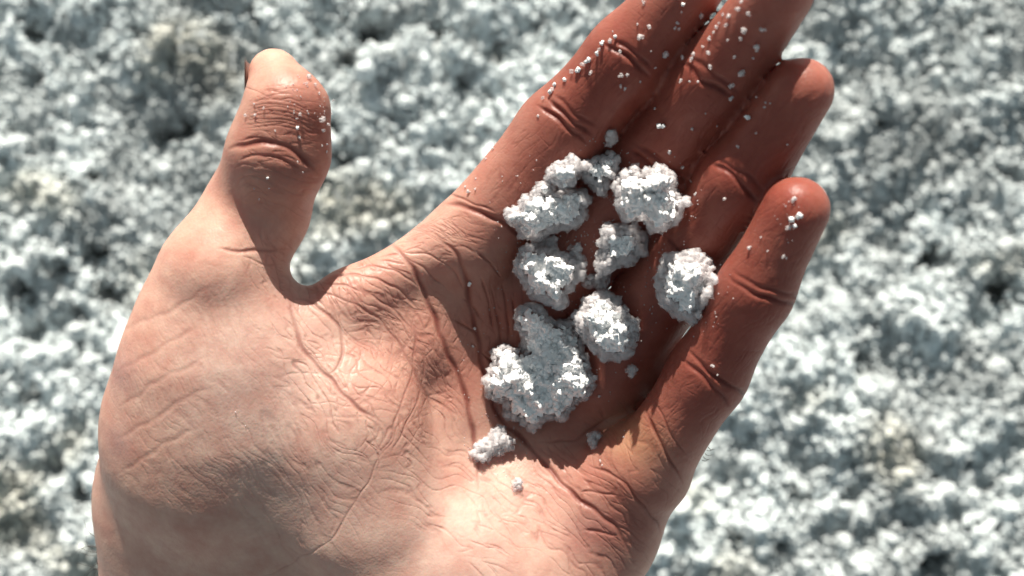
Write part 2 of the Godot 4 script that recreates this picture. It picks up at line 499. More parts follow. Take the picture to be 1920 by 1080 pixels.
func build_hand() -> void:
	build_field()
	creases()
	var got := nets()
	var V: PackedVector3Array = got[0]
	var Q: PackedInt32Array = got[1]
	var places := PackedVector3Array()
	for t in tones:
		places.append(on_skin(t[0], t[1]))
	var C := PackedVector3Array()
	C.resize(V.size())
	for i in V.size():
		C[i] = Vector3.ZERO
	var r1 := refine(V, C, Q)
	V = r1[0]; C = r1[1]; Q = r1[2]
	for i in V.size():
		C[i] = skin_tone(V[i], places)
	var r2 := refine(V, C, Q)
	V = r2[0]; C = r2[1]; Q = r2[2]
	var N := normals(V, Q)
	var cols := PackedColorArray(); cols.resize(V.size())
	var uv := PackedVector2Array(); uv.resize(V.size())
	var blotch := noise(21, 0.02, FastNoiseLite.TYPE_SIMPLEX_SMOOTH, 4)
	var flush := noise(23, 0.009, FastNoiseLite.TYPE_SIMPLEX_SMOOTH, 4)
	var speck := noise(22, 0.09, FastNoiseLite.TYPE_SIMPLEX_SMOOTH, 2)
	for i in V.size():
		var v := V[i]
		uv[i] = Vector2((v.x - RX) / RW, (v.z - RZ) / RH)
		var c := C[i]
		var m := 1.0 + 0.22 * blotch.get_noise_3dv(v) + 0.07 * speck.get_noise_3dv(v)
		c = Vector3(c.x * (0.5 + 0.5 * m), c.y * m, c.z * m).lerp(Vector3(0.42, 0.15, 0.11), 0.3 * clampf(flush.get_noise_3dv(v) * 1.6 + 0.2, 0.0, 1.0) * smoothstep(0.12, 0.35, c.x))
		var gx := int(v.x - RX)
		var gz := int(v.z - RZ)
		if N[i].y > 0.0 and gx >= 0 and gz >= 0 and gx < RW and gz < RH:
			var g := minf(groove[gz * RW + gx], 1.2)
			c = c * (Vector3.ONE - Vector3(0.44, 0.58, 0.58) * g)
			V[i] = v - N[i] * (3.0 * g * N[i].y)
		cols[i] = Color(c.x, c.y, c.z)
	N = normals(V, Q)
	for i in V.size():
		V[i] = V[i] * S
	var I := PackedInt32Array(); I.resize(Q.size() / 4 * 6)
	var w := 0
	for f in Q.size() / 4:
		var o := f * 4
		I[w] = Q[o]; I[w + 1] = Q[o + 1]; I[w + 2] = Q[o + 2]
		I[w + 3] = Q[o]; I[w + 4] = Q[o + 2]; I[w + 5] = Q[o + 3]
		w += 6
	var arr := []
	arr.resize(Mesh.ARRAY_MAX)
	arr[Mesh.ARRAY_VERTEX] = V
	arr[Mesh.ARRAY_NORMAL] = N
	arr[Mesh.ARRAY_TEX_UV] = uv
	arr[Mesh.ARRAY_COLOR] = cols
	arr[Mesh.ARRAY_INDEX] = I
	var am := ArrayMesh.new()
	am.add_surface_from_arrays(Mesh.PRIMITIVE_TRIANGLES, arr)
	print("hand ", V.size(), " vertices")
	var skin := mat("skin", Color.WHITE, 0.44, 0.36)
	skin.vertex_color_use_as_albedo = true
	skin.subsurf_scatter_enabled = true
	skin.subsurf_scatter_strength = 0.22
	skin.heightmap_enabled = true
	skin.heightmap_scale = 0.032
	skin.heightmap_texture = skin_relief()
	var hand := Node3D.new()
	hand.name = "person"
	hand.position = Vector3(0, Y0, 0)
	add_child(hand)
	tag(hand, "open left hand, palm up, fingers reddened and darkened with painted shade, holding white salt lumps above the salt ground", "person")
	part("hand", am, skin, hand)
	hairs(hand)
	nail(hand)

func normals(V: PackedVector3Array, Q: PackedInt32Array) -> PackedVector3Array:
	var N := PackedVector3Array(); N.resize(V.size())
	for f in Q.size() / 4:
		var o := f * 4
		var a := Q[o]; var b := Q[o + 1]; var c := Q[o + 2]; var d := Q[o + 3]
		var n := (V[d] - V[b]).cross(V[c] - V[a])
		N[a] += n; N[b] += n; N[c] += n; N[d] += n
	for i in N.size():
		N[i] = N[i].normalized()
	return N

func tube(st: SurfaceTool, pts: PackedVector3Array, r: float) -> void:
	for i in pts.size() - 1:
		var d := (pts[i + 1] - pts[i]).normalized()
		var x := d.cross(Vector3(0.3, 1, 0.2)).normalized()
		var y := d.cross(x)
		var ra := r * (1.0 - 0.75 * i / pts.size())
		var rb := r * (1.0 - 0.75 * (i + 1) / pts.size())
		for k in 3:
			var u := x * cos(k * TAU / 3) + y * sin(k * TAU / 3)
			var w := x * cos((k + 1) * TAU / 3) + y * sin((k + 1) * TAU / 3)
			for v in [pts[i] + u * ra, pts[i + 1] + u * rb, pts[i + 1] + w * rb, pts[i] + u * ra, pts[i + 1] + w * rb, pts[i] + w * ra]:
				st.add_vertex(v * S)

func hairs(hand: Node3D) -> void:
	rng.seed = 31
	var st := SurfaceTool.new()
	st.begin(Mesh.PRIMITIVE_TRIANGLES)
	for n in 16:
		var y := rng.randf_range(1005, 1130)
		var p := plan(190 + rng.randf_range(-6, 8), y, rng.randf_range(-250, -190))
		var ang := rng.randf_range(2.4, 4.4)
		var bend := rng.randf_range(-0.25, 0.25)
		var pts := PackedVector3Array()
		for s in 10:
			pts.append(p)
			p += Vector3(cos(ang), rng.randf_range(-0.3, 0.3), sin(ang)) * rng.randf_range(4, 7.5)
			ang += bend
		tube(st, pts, 0.8)
	for n in 5:
		var p := plan(1316 + n * 3, 862 - n * 6, -40)
		var ang := rng.randf_range(0.2, 1.2)
		var pts := PackedVector3Array()
		for s in 6:
			pts.append(p)
			p += Vector3(cos(ang), 0.1, sin(ang)) * 3.0
			ang -= 0.35
		tube(st, pts, 0.8)
	st.generate_normals()
	part("arm_hair", st.commit(), mat("hair", lin(0.03, 0.02, 0.015), 0.5), hand)

func nail(hand: Node3D) -> void:
	# a thin curved plate on the outer back of the thumb's tip, its free edge standing proud
	var st := SurfaceTool.new()
	st.begin(Mesh.PRIMITIVE_TRIANGLES)
	var a := plan(519, 190, 78)
	var b := plan(505, 106, 60)
	var along := b - a
	var ax := along.normalized()
	var left := Vector3(-0.86, -0.5, 0).normalized()
	left = (left - ax * left.dot(ax)).normalized()
	var side := ax.cross(left)
	st.set_smooth_group(0)
	var grid := []
	for u in 9:
		var row := []
		for w in 9:
			var t := u / 8.0
			var an := lerpf(-0.95, 0.95, w / 8.0)
			var r := lerpf(57.0, 44.5, t)
			row.append(a + along * t + (left * cos(an) + side * sin(an)) * r)
		grid.append(row)
	for pass_ in 2:
		for u in 8:
			for w in 8:
				var o := left * (-3.0 if pass_ else 0.0)
				var q: Array = [grid[u][w] + o, grid[u + 1][w] + o, grid[u + 1][w + 1] + o, grid[u][w + 1] + o]
				if pass_: q.reverse()
				for n in [0, 1, 2, 0, 2, 3]:
					st.add_vertex(q[n] * S)
	st.generate_normals()
	part("thumb_nail", st.commit(), mat("nail", lin(0.5, 0.33, 0.28), 0.35), hand)

# ---------------------------------------------------------------- salt
var salt_white: StandardMaterial3D
var salt_clear: StandardMaterial3D
var salt_grain: StandardMaterial3D

func crystal(st: SurfaceTool, at: Vector3, size: float, stretch := 1.0) -> void:
	# a rough little cube with cut corners, in metres
	var b := Basis.from_euler(Vector3(rng.randf() * TAU, rng.randf() * TAU, rng.randf() * TAU))
	var sc := Vector3(rng.randf_range(0.75, 1.15), rng.randf_range(0.75, 1.15) * stretch, rng.randf_range(0.7, 1.1)) * size * 0.5
	var c: Array[Vector3] = []
	for n in 8:
		c.append(at + b * (Vector3((n & 1) * 2 - 1, ((n >> 1) & 1) * 2 - 1, ((n >> 2) & 1) * 2 - 1) * sc * rng.randf_range(0.72, 1.08)))
	for f in [[0, 2, 3, 1], [4, 5, 7, 6], [0, 1, 5, 4], [2, 6, 7, 3], [0, 4, 6, 2], [1, 3, 7, 5]]:
		for k in [0, 2, 1, 0, 3, 2]:
			st.add_vertex(c[f[k]])

func edge_distance(p: Vector2, poly: PackedVector2Array) -> float:
	if not Geometry2D.is_point_in_polygon(p, poly):
		return -1.0
	var d := 1e9
	for i in poly.size():
		d = minf(d, Geometry2D.get_closest_point_to_segment(p, poly[i], poly[(i + 1) % poly.size()]).distance_to(p))
	return d

func lump_top(p: Vector2, d: float, wide: float, rise: float, bump: FastNoiseLite, floor_h: float) -> float:
	var e := clampf(d / (wide * 0.62), 0.0, 1.0)
	var n := bump.get_noise_2d(p.x, p.y)
	var dome := rise * (sqrt(1.0 - (1.0 - e) * (1.0 - e)) * 0.75 + 0.25 * e) * (0.9 + 0.4 * n) + 5.0
	dome += 5.0 * absf(bump.get_noise_2d(p.x * 2.6 + 90.0, p.y * 2.6))
	return maxf(floor_h, on_skin(p.x, p.y).y) + dome

func salt_lump(outline: Array, rise: float, label: String, clear_share: float, fill := 1.0, pale := true) -> void:
	# outline in px; the lump rests on the skin inside it and swells to rise units
	var poly := PackedVector2Array()
	var mid := Vector2.ZERO
	for i in outline.size():
		mid += Vector2(outline[i][0], outline[i][1]) / outline.size()
	for i in outline.size():
		var a := Vector2(outline[i][0], outline[i][1])
		var b := Vector2(outline[(i + 1) % outline.size()][0], outline[(i + 1) % outline.size()][1])
		for k in 4:
			var p := a.lerp(b, k / 4.0)
			poly.append(p + (p - mid).normalized() * rng.randf_range(-5, 3))
	var lo := poly[0]
	var hi := poly[0]
	for p in poly:
		lo = lo.min(p)
		hi = hi.max(p)
	var area := 0.0
	for i in poly.size():
		area += poly[i].cross(poly[(i + 1) % poly.size()]) * 0.5
	area = absf(area)
	var base := on_skin(mid.x, mid.y)
	var o := Node3D.new()
	o.name = numbered("salt_lump")
	o.position = metres(base)
	add_child(o)
	tag(o, label, "salt lump", "salt lumps lying in the palm")
	var wide := sqrt(area) * 0.5
	var bump := noise(int(mid.x * 7 + mid.y), 0.03, FastNoiseLite.TYPE_SIMPLEX_SMOOTH, 3)
	var white := SurfaceTool.new()
	white.begin(Mesh.PRIMITIVE_TRIANGLES)
	var clear := SurfaceTool.new()
	clear.begin(Mesh.PRIMITIVE_TRIANGLES)
	var floor_h := base.y
	var grid := {}
	var step := 6.0
	for gy in range(int(lo.y / step), int(hi.y / step) + 2):
		for gx in range(int(lo.x / step), int(hi.x / step) + 2):
			var p := Vector2(gx, gy) * step + Vector2(rng.randf_range(-2.0, 2.0), rng.randf_range(-2.0, 2.0))
			var d := edge_distance(p, poly)
			if d < 8.0 + clear_share * 9.0:
				continue
			grid[Vector2i(gx, gy)] = metres(plan(p.x, p.y, lump_top(p, d, wide, rise, bump, floor_h) - 1.0 + rng.randf_range(-1.3, 1.3))) - o.position
	for g in grid:
		var c := [g, g + Vector2i(1, 0), g + Vector2i(1, 1), g + Vector2i(0, 1)]
		if pale and grid.has(c[1]) and grid.has(c[2]) and grid.has(c[3]):
			for q in [0, 1, 2, 0, 2, 3]:
				white.add_vertex(grid[c[q]])
	var made := 0
	var want := int(area / 11.0 * fill)
	var tries := 0
	while made < want and tries < want * 6:
		tries += 1
		var p := Vector2(rng.randf_range(lo.x, hi.x), rng.randf_range(lo.y, hi.y))
		if not Geometry2D.is_point_in_polygon(p, poly):
			continue
		var d := edge_distance(p, poly)
		made += 1
		var is_clear := d < 11.0 + 9.0 * bump.get_noise_2d(p.y * 2.0, p.x * 2.0) + clear_share * 16.0
		if not is_clear and rng.randf() < 0.72:
			continue
		var sz := rng.randf_range(6.0, 11.0)
		var hh := lump_top(p, d, wide, rise, bump, floor_h) + rng.randf_range(-4.5, -2.0)
		if is_clear:
			hh = lerpf(maxf(floor_h, on_skin(p.x, p.y).y), hh, rng.randf_range(0.35, 1.0)) + 2.0
		crystal(clear if is_clear else white, metres(plan(p.x, p.y, hh)) - o.position, (sz * (1.1 if is_clear else 1.0)) * S, rng.randf_range(0.8, 1.4))
	white.generate_normals()
	clear.generate_normals()
	if pale:
		tag(part("white_crystals", white.commit(), salt_white, o), "", "", "", "stuff")
		tag(part("clear_rim_crystals", clear.commit(), salt_clear, o), "", "", "", "stuff")
	else:
		tag(part("clear_crystals", clear.commit() if clear_share > 1.0 else white.commit(), salt_clear, o), "", "", "", "stuff")

var grain_meshes: Array[Mesh] = []

func grain(px: float, py: float, size: float, label: String, group: String, clear := true) -> void:
	var v := on_skin(px, py)
	if v.y < -215.0:
		return
	var o := MeshInstance3D.new()
	o.name = numbered("salt_grain")
	o.mesh = grain_meshes[rng.randi() % grain_meshes.size()]
	o.material_override = salt_grain if clear else salt_white
	var n := skin_normal(v)
	o.basis = Basis.from_euler(Vector3(rng.randf() * TAU, rng.randf() * TAU, rng.randf() * TAU)).scaled(Vector3.ONE * size * 0.48 * S)
	o.position = metres(v + n * size * 0.25)
	add_child(o)
	tag(o, label, "salt grain", group)

func along(py: float, cuts: Array, names: Array) -> String:
	for i in cuts.size():
		if py < cuts[i]:
			return names[i]
	return names[names.size() - 1]

func make_salt() -> void:
	salt_white = mat("white_salt", lin(0.96, 0.955, 0.955), 0.4, 0.5)
	salt_white.backlight_enabled = true
	salt_white.backlight = Color(0.2, 0.2, 0.2)
	salt_clear = mat("clear_salt", lin(0.88, 0.84, 0.85, 0.27), 0.26, 0.5)
	salt_clear.transparency = BaseMaterial3D.TRANSPARENCY_ALPHA
	salt_grain = mat("grain_salt", lin(0.9, 0.86, 0.86, 0.3), 0.28, 0.6)
	salt_grain.transparency = BaseMaterial3D.TRANSPARENCY_ALPHA
	rng.seed = 77
	salt_lump([[1022, 322], [1040, 306], [1062, 302], [1070, 294], [1088, 302], [1088, 330], [1074, 346], [1052, 353], [1040, 342], [1024, 338]], 51, "small white salt lump above the elongated one, nearest the index finger", 0.0)
	salt_lump([[998, 360], [1012, 342], [1030, 338], [1040, 352], [1034, 366], [1014, 376], [1000, 372]], 33, "tiny white salt lump wedged between the small upper lump and the elongated lump", 0.1)
	salt_lump([[948, 412], [952, 392], [972, 388], [978, 368], [1010, 362], [1040, 356], [1068, 350], [1100, 356], [1108, 386], [1096, 392], [1096, 416], [1066, 432], [1040, 432], [1012, 448], [976, 448], [966, 424]], 78, "elongated white salt lump lying at the base of the index finger", 0.1)
	salt_lump([[1090, 308], [1108, 298], [1122, 290], [1144, 284], [1162, 300], [1156, 328], [1142, 340], [1140, 362], [1122, 365], [1110, 346], [1092, 334]], 54, "small white salt lump tapering downwards between the two upper neighbours", 0.2)
	salt_lump([[1153, 340], [1166, 320], [1186, 312], [1204, 322], [1236, 312], [1262, 326], [1268, 352], [1292, 380], [1278, 396], [1276, 414], [1258, 428], [1226, 438], [1204, 414], [1172, 414], [1154, 396]], 112, "broad white salt lump lying on the middle finger's base", 0.0)
	salt_lump([[1120, 448], [1134, 416], [1160, 424], [1192, 418], [1212, 440], [1216, 470], [1186, 494], [1150, 508], [1120, 520], [1118, 492], [1126, 468]], 57, "greyish half-clear salt lump with ragged edges below the broad white lump", 0.75)
	salt_lump([[966, 484], [976, 464], [996, 456], [1014, 466], [1040, 466], [1056, 474], [1084, 488], [1088, 510], [1076, 536], [1064, 558], [1058, 582], [1030, 572], [992, 552], [974, 528], [966, 508]], 87, "round white salt lump in the middle of the palm, pointed at the bottom", 0.15)
	salt_lump([[1230, 512], [1244, 482], [1276, 474], [1308, 470], [1332, 486], [1344, 520], [1334, 552], [1318, 582], [1302, 612], [1272, 596], [1238, 568], [1230, 542]], 72, "round bluish salt lump resting alone on the ring finger", 0.6)
	salt_lump([[1070, 592], [1086, 580], [1096, 556], [1128, 545], [1160, 560], [1178, 590], [1198, 602], [1194, 634], [1186, 662], [1164, 672], [1130, 680], [1112, 656], [1094, 640]], 69, "bluish white salt lump touching the biggest lump's upper right side", 0.45)
	salt_lump([[964, 592], [974, 572], [1004, 568], [1024, 586], [1040, 606], [1072, 598], [1090, 616], [1094, 650], [1104, 690], [1114, 706], [1108, 740], [1086, 756], [1058, 790], [1030, 788], [998, 810], [972, 790], [946, 782], [944, 756], [914, 742], [904, 716], [920, 690], [924, 660], [946, 648], [978, 656], [982, 630], [966, 616]], 84, "biggest salt lump, cream white and knobbly, in the lower palm", 0.0, 1.0)
	salt_lump([[884, 850], [896, 832], [916, 822], [924, 800], [942, 798], [950, 818], [966, 826], [958, 844], [930, 852], [912, 866], [898, 870]], 26, "small half-clear salt lump below the biggest one, on the palm's long crease", 0.55)
	salt_lump([[1004, 452], [1016, 440], [1036, 436], [1048, 450], [1040, 468], [1018, 470]], 18, "dim reddish clear salt piece between the elongated and the round lump", 3.0, 0.6, false)
	salt_lump([[1066, 470], [1078, 454], [1088, 462], [1090, 482], [1100, 496], [1094, 522], [1080, 524], [1082, 496]], 20, "clear salt piece on the right side of the round lump", 3.0, 0.7, false)
	salt_lump([[1097, 530], [1108, 514], [1140, 516], [1148, 534], [1136, 545], [1106, 544]], 14, "dark clear salt piece lying under the greyish lump", 3.0, 0.35, false)
	salt_lump([[1137, 262], [1144, 246], [1154, 242], [1160, 258], [1152, 272], [1140, 274]], 16, "small violet clear salt piece between the index and middle fingers", 3.0, 0.8, false)
	salt_lump([[1176, 694], [1188, 686], [1200, 694], [1196, 706], [1182, 704]], 10, "thin dark salt flake to the right of the biggest lump", 3.0, 0.4, false)
	salt_lump([[1102, 816], [1112, 806], [1124, 812], [1124, 830], [1112, 838], [1102, 828]], 14, "small clear bead of salt on the mound below the little finger", 3.0, 0.7, false)
	salt_lump([[960, 906], [968, 900], [980, 904], [980, 914], [968, 918]], 10, "tiny clear bead of salt on the pale heel of the palm", 3.0, 0.7, false)

	for v in 7:
		var st := SurfaceTool.new()
		st.begin(Mesh.PRIMITIVE_TRIANGLES)
		for n in 1 + v % 4:
			crystal(st, Vector3(rng.randf_range(-0.5, 0.5), rng.randf_range(-0.3, 0.3), rng.randf_range(-0.5, 0.5)) * (0.0 if v % 4 == 0 else 1.0), 0.9, rng.randf_range(0.8, 1.5))
		st.generate_normals()
		grain_meshes.append(st.commit())
	# grains one can point to
	grain(1243, 237, 17, "bright white salt grain on the middle finger's middle segment", "", false)
	grain(879, 532, 13, "lone white salt grain beside the palm's long crease", "", false)
	grain(1098, 716, 10, "clear grain on the right edge of the biggest lump", "")
	grain(557, 240, 13, "oblong white grain on the thumb's pad above the joint", "", false)
	grain(502, 333, 9, "white grain in the dark hollow below the thumb's joint", "", false)
	grain(1577, 181, 17, "white grain standing out from the ring finger's outer edge", "", false)
	grain(1527, 6, 16, "white grain at the middle finger's outer edge", "", false)
	grain(1280, 8, 14, "white grain high on the index fingertip", "", false)
	grain(1405, 222, 12, "pale grain on the ring finger's inner edge", "", false)
	for q in [[1485, 410, 17], [1498, 406, 15], [1490, 422, 15], [1510, 412, 12], [1480, 425, 12], [1524, 428, 14]]:
		grain(q[0], q[1], q[2], "white grain in the cluster on the little finger's pad", "grains clustered on the little finger's pad", q[2] < 13)
	for q in [[1468, 480, 13], [1474, 483, 10], [1512, 478, 12], [1488, 496, 9], [1500, 512, 9], [1428, 445, 8], [1408, 465, 10], [1488, 375, 13], [1530, 358, 14], [1502, 450, 9], [1337, 686, 9], [1440, 470, 7], [1345, 702, 8]]:
		grain(q[0], q[1], q[2], "tiny clear salt grain stuck on the little finger's " + along(q[1], [390, 470, 600], ["rounded tip", "pad, near the white cluster", "pad, below the white cluster", "middle segment"]), "tiny grains stuck on the little finger")
	for q in [[1500, 155, 13], [1536, 175, 12], [1437, 193, 8], [1434, 202, 7], [1445, 194, 6], [1385, 275, 13], [1562, 148, 14], [1420, 183, 10], [1476, 270, 6], [1494, 234, 6], [1418, 250, 6], [1360, 372, 8], [1306, 364, 9]]:
		grain(q[0], q[1], q[2], "tiny clear salt grain stuck on the ring finger's " + along(q[1], [165, 215, 300], ["rounded tip", "pad", "inner side below the pad", "middle segment"]), "tiny grains stuck on the ring finger")
	for q in [[1396, 55, 14], [1390, 72, 13], [1418, 88, 15], [1430, 52, 14], [1378, 105, 13], [1390, 135, 18], [1333, 125, 16], [1331, 98, 12], [1372, 160, 14], [1370, 182, 12], [1463, 66, 11], [1442, 12, 10], [1310, 153, 7], [1278, 152, 11], [1294, 153, 6], [1298, 240, 9], [1255, 283, 12], [1278, 312, 11], [1229, 203, 8], [1323, 212, 7], [1344, 235, 8], [1350, 45, 10], [1356, 30, 10], [1340, 62, 8], [1326, 50, 9], [1300, 110, 12], [1405, 25, 11], [1412, 108, 8], [1365, 75, 8]]:
		grain(q[0], q[1], q[2], "tiny clear salt grain stuck on the middle finger's " + along(q[1], [40, 80, 120, 160, 220], ["tip, at the picture's upper edge", "upper pad", "pad", "joint below the pad", "middle segment", "lower segment"]), "tiny grains stuck on the middle finger")
	for q in [[1216, 51, 13], [1202, 71, 15], [1246, 102, 16], [1270, 43, 9], [1272, 53, 9], [1265, 53, 8], [1312, 30, 13], [1245, 104, 10], [1162, 97, 10], [1109, 135, 12], [1165, 140, 13], [1176, 139, 10], [1172, 165, 11], [1163, 160, 10], [1200, 152, 8], [1208, 5, 10], [1278, 22, 8], [1196, 45, 8], [1283, 110, 12], [1228, 126, 7], [1220, 96, 7], [1150, 60, 8], [1035, 95, 8]]:
		grain(q[0], q[1], q[2], "tiny clear salt grain stuck on the index finger's " + along(q[1], [30, 60, 105, 142], ["tip, at the picture's upper edge", "upper pad", "lower pad", "upper joint", "middle segment"]), "tiny grains stuck on the index finger's upper part")
	for q in [[873, 352, 9], [881, 360, 11], [892, 355, 8], [912, 299, 8], [930, 270, 10], [926, 280, 8], [934, 264, 9], [1010, 218, 8], [893, 335, 6]]:
		grain(q[0], q[1], q[2], "tiny salt grain near the index finger's lower edge", "tiny grains near the index finger's base")
	for n in 16:
		var t := n / 15.0
		grain(lerpf(1018, 1150, t) + rng.randf_range(-4, 8), lerpf(182, 68, t) + rng.randf_range(-2, 8), rng.randf_range(10, 17), "bright salt grain on the index finger's sunlit edge, " + ["just above its lower joint crease", "halfway along the middle segment", "just below its upper joint crease", "beside the upper joint crease"][n / 4], "grains along the index finger's sunlit edge", n % 2 == 0)
	for n in 10:
		var t := n / 9.0
		grain(lerpf(1290, 1385, t) + rng.randf_range(0, 12), lerpf(108, 2, t) + rng.randf_range(0, 10), rng.randf_range(8, 12), "salt grain on the middle finger's sunlit edge, " + ["beside the joint crease", "along the pad", "close to the picture's upper edge"][n / 4], "grains along the middle finger's sunlit edge")
	for q in [[549, 101, 9], [566, 112, 12], [570, 120, 13], [577, 147, 15], [574, 158, 12], [596, 175, 11], [600, 222, 17], [612, 233, 12], [603, 243, 12], [602, 273, 8], [611, 270, 8], [611, 285, 7], [562, 213, 9], [560, 257, 8], [495, 203, 9], [478, 195, 7], [462, 217, 12], [516, 245, 8], [480, 216, 7], [472, 172, 8], [505, 353, 6], [477, 353, 6], [486, 372, 5], [558, 303, 5], [567, 322, 6], [598, 152, 13], [588, 160, 12]]:
		grain(q[0], q[1], q[2], "tiny clear salt grain stuck on the thumb's " + along(q[1], [140, 180, 235, 260, 290], ["upper right edge", "right edge beside the pad", "pad, among fine wrinkles", "right edge above the joint", "joint", "dark hollow below the joint"]), "tiny grains stuck on the thumb")
	for q in [[890, 616, 9], [886, 650, 8], [1127, 865, 10], [1130, 872, 7], [1170, 820, 6], [1172, 808, 5], [1124, 742, 8], [442, 772, 6], [460, 798, 5]]:
		grain(q[0], q[1], q[2], "tiny salt crumb lying on the palm", "tiny crumbs lying on the palm")

func salt_dust() -> void:
	# powder round the lumps and in the folds, too fine to count
	var at: Array[Transform3D] = []
	for c in [[1030, 400, 110], [1220, 380, 95], [1165, 465, 80], [1030, 520, 95], [1287, 545, 85], [1135, 615, 90], [1010, 690, 150], [930, 835, 60], [1125, 320, 60], [1500, 410, 50], [585, 180, 50]]:
		for n in 60:
			var p: Vector2 = Vector2(c[0], c[1]) + Vector2.from_angle(rng.randf() * TAU) * c[2] * sqrt(rng.randf_range(0.15, 1.1))
			var v := on_skin(p.x, p.y)
			if v.y < -200.0: continue
			at.append(Transform3D(Basis.from_euler(Vector3(rng.randf() * TAU, rng.randf() * TAU, 0)).scaled(Vector3.ONE * rng.randf_range(1.3, 3.4) * S), metres(v + Vector3(0, 0.5, 0))))
	var mm := MultiMesh.new()
	mm.transform_format = MultiMesh.TRANSFORM_3D
	mm.mesh = grain_meshes[0]
	mm.instance_count = at.size()
	for i in at.size():
		mm.set_instance_transform(i, at[i])
	var o := MultiMeshInstance3D.new()
	o.name = "salt_dust"
	o.multimesh = mm
	o.material_override = salt_grain
	add_child(o)
	tag(o, "fine salt dust on the skin around the salt lumps and on the fingers", "salt dust", "", "stuff")

# ---------------------------------------------------------------- the salt ground
var pits := [[70, 150, 26], [60, 60, 30], [340, 240, 40], [300, 250, 28], [200, 110, 14], [175, 480, 34], [200, 545, 34], [110, 500, 28], [30, 545, 30], [140, 590, 22], [60, 620, 26], [690, 60, 40], [650, 110, 34], [720, 80, 20], [735, 50, 24], [600, 60, 24], [640, 300, 34], [600, 340, 24], [620, 240, 22], [150, 930, 30], [100, 880, 26], [60, 740, 24], [930, 100, 26], [1010, 50, 22], [1880, 545, 40], [1895, 330, 22], [1750, 480, 34], [1620, 680, 24], [1740, 1060, 30], [1770, 1052, 20], [1470, 1030, 26], [1500, 930, 24], [1590, 930, 18], [1380, 1010, 20], [1810, 870, 14], [820, 60, 24], [870, 150, 20], [590, 800, 1], [1600, 40, 24], [1850, 60, 18], [560, 430, 24], [1660, 230, 20], [180, 330, 16], [420, 60, 16], [470, 20, 20], [260, 60, 18], [30, 260, 14]]
var ground_bumps: FastNoiseLite
var ground_fine: FastNoiseLite
var pit_at := PackedVector3Array()

var pit_map := PackedFloat32Array()

func pit_depth(x: float, z: float) -> float:
	var s := 0.0
	if pit_map.size():
		var gi := clampi(int((x + 0.8) / 0.004), 0, 400) + 401 * clampi(int((z + 0.8) / 0.004), 0, 400)
		return pit_map[gi]
	for p in pit_at:
		var dx := x - p.x
		var dz := z - p.y
		var d := dx * dx + dz * dz
		if d < p.z * p.z * 6.0:
			s = maxf(s, exp(-d / (p.z * p.z)))
	return s

func ground_height(x: float, z: float) -> float:
	var a := ground_bumps.get_noise_2d(x, z)
	return 0.010 * a + 0.006 * ground_fine.get_noise_2d(x, z) - 0.010 * pit_depth(x, z)

func lump_mesh(seed_: int, rough: float) -> ArrayMesh:
	# a knobbly granule: a cube sphere pushed about by noise
	var n1 := noise(seed_, 1.1, FastNoiseLite.TYPE_SIMPLEX_SMOOTH, 2)
	var n2 := noise(seed_ + 9, 2.6, FastNoiseLite.TYPE_CELLULAR, 1)
	n2.cellular_return_type = FastNoiseLite.RETURN_DISTANCE
	var V := PackedVector3Array()
	var I := PackedInt32Array()
	var R := 8
	for f in 6:
		var b := Basis.from_euler([Vector3.ZERO, Vector3(0, PI / 2, 0), Vector3(0, PI, 0), Vector3(0, -PI / 2, 0), Vector3(PI / 2, 0, 0), Vector3(-PI / 2, 0, 0)][f])
		var o := V.size()
		for i in R + 1:
			for j in R + 1:
				var p := (b * Vector3(tan((i * 2.0 / R - 1) * PI / 4), tan((j * 2.0 / R - 1) * PI / 4), 1)).normalized()
				var r := 1.0 + 0.32 * n1.get_noise_3dv(p) - rough * (n2.get_noise_3dv(p) + 0.5)
				V.append(p * r * Vector3(1.0, 0.85, 1.0))
		for i in R:
			for j in R:
				var q := o + i * (R + 1) + j
				for k in [q, q + 1, q + R + 2, q, q + R + 2, q + R + 1]:
					I.append(k)
	var N := PackedVector3Array(); N.resize(V.size())
	for t in I.size() / 3:
		var a := I[t * 3]; var b := I[t * 3 + 1]; var c := I[t * 3 + 2]
		var n := (V[c] - V[a]).cross(V[b] - V[a])
		if n.dot(V[a]) < 0:
			n = -n
			I[t * 3 + 1] = c
			I[t * 3 + 2] = b
		N[a] += n; N[b] += n; N[c] += n
	for i in N.size():
		N[i] = N[i].normalized()
	var arr := []
	arr.resize(Mesh.ARRAY_MAX)
	arr[Mesh.ARRAY_VERTEX] = V
	arr[Mesh.ARRAY_NORMAL] = N
	arr[Mesh.ARRAY_INDEX] = I
	var am := ArrayMesh.new()
	am.add_surface_from_arrays(Mesh.PRIMITIVE_TRIANGLES, arr)
	return am

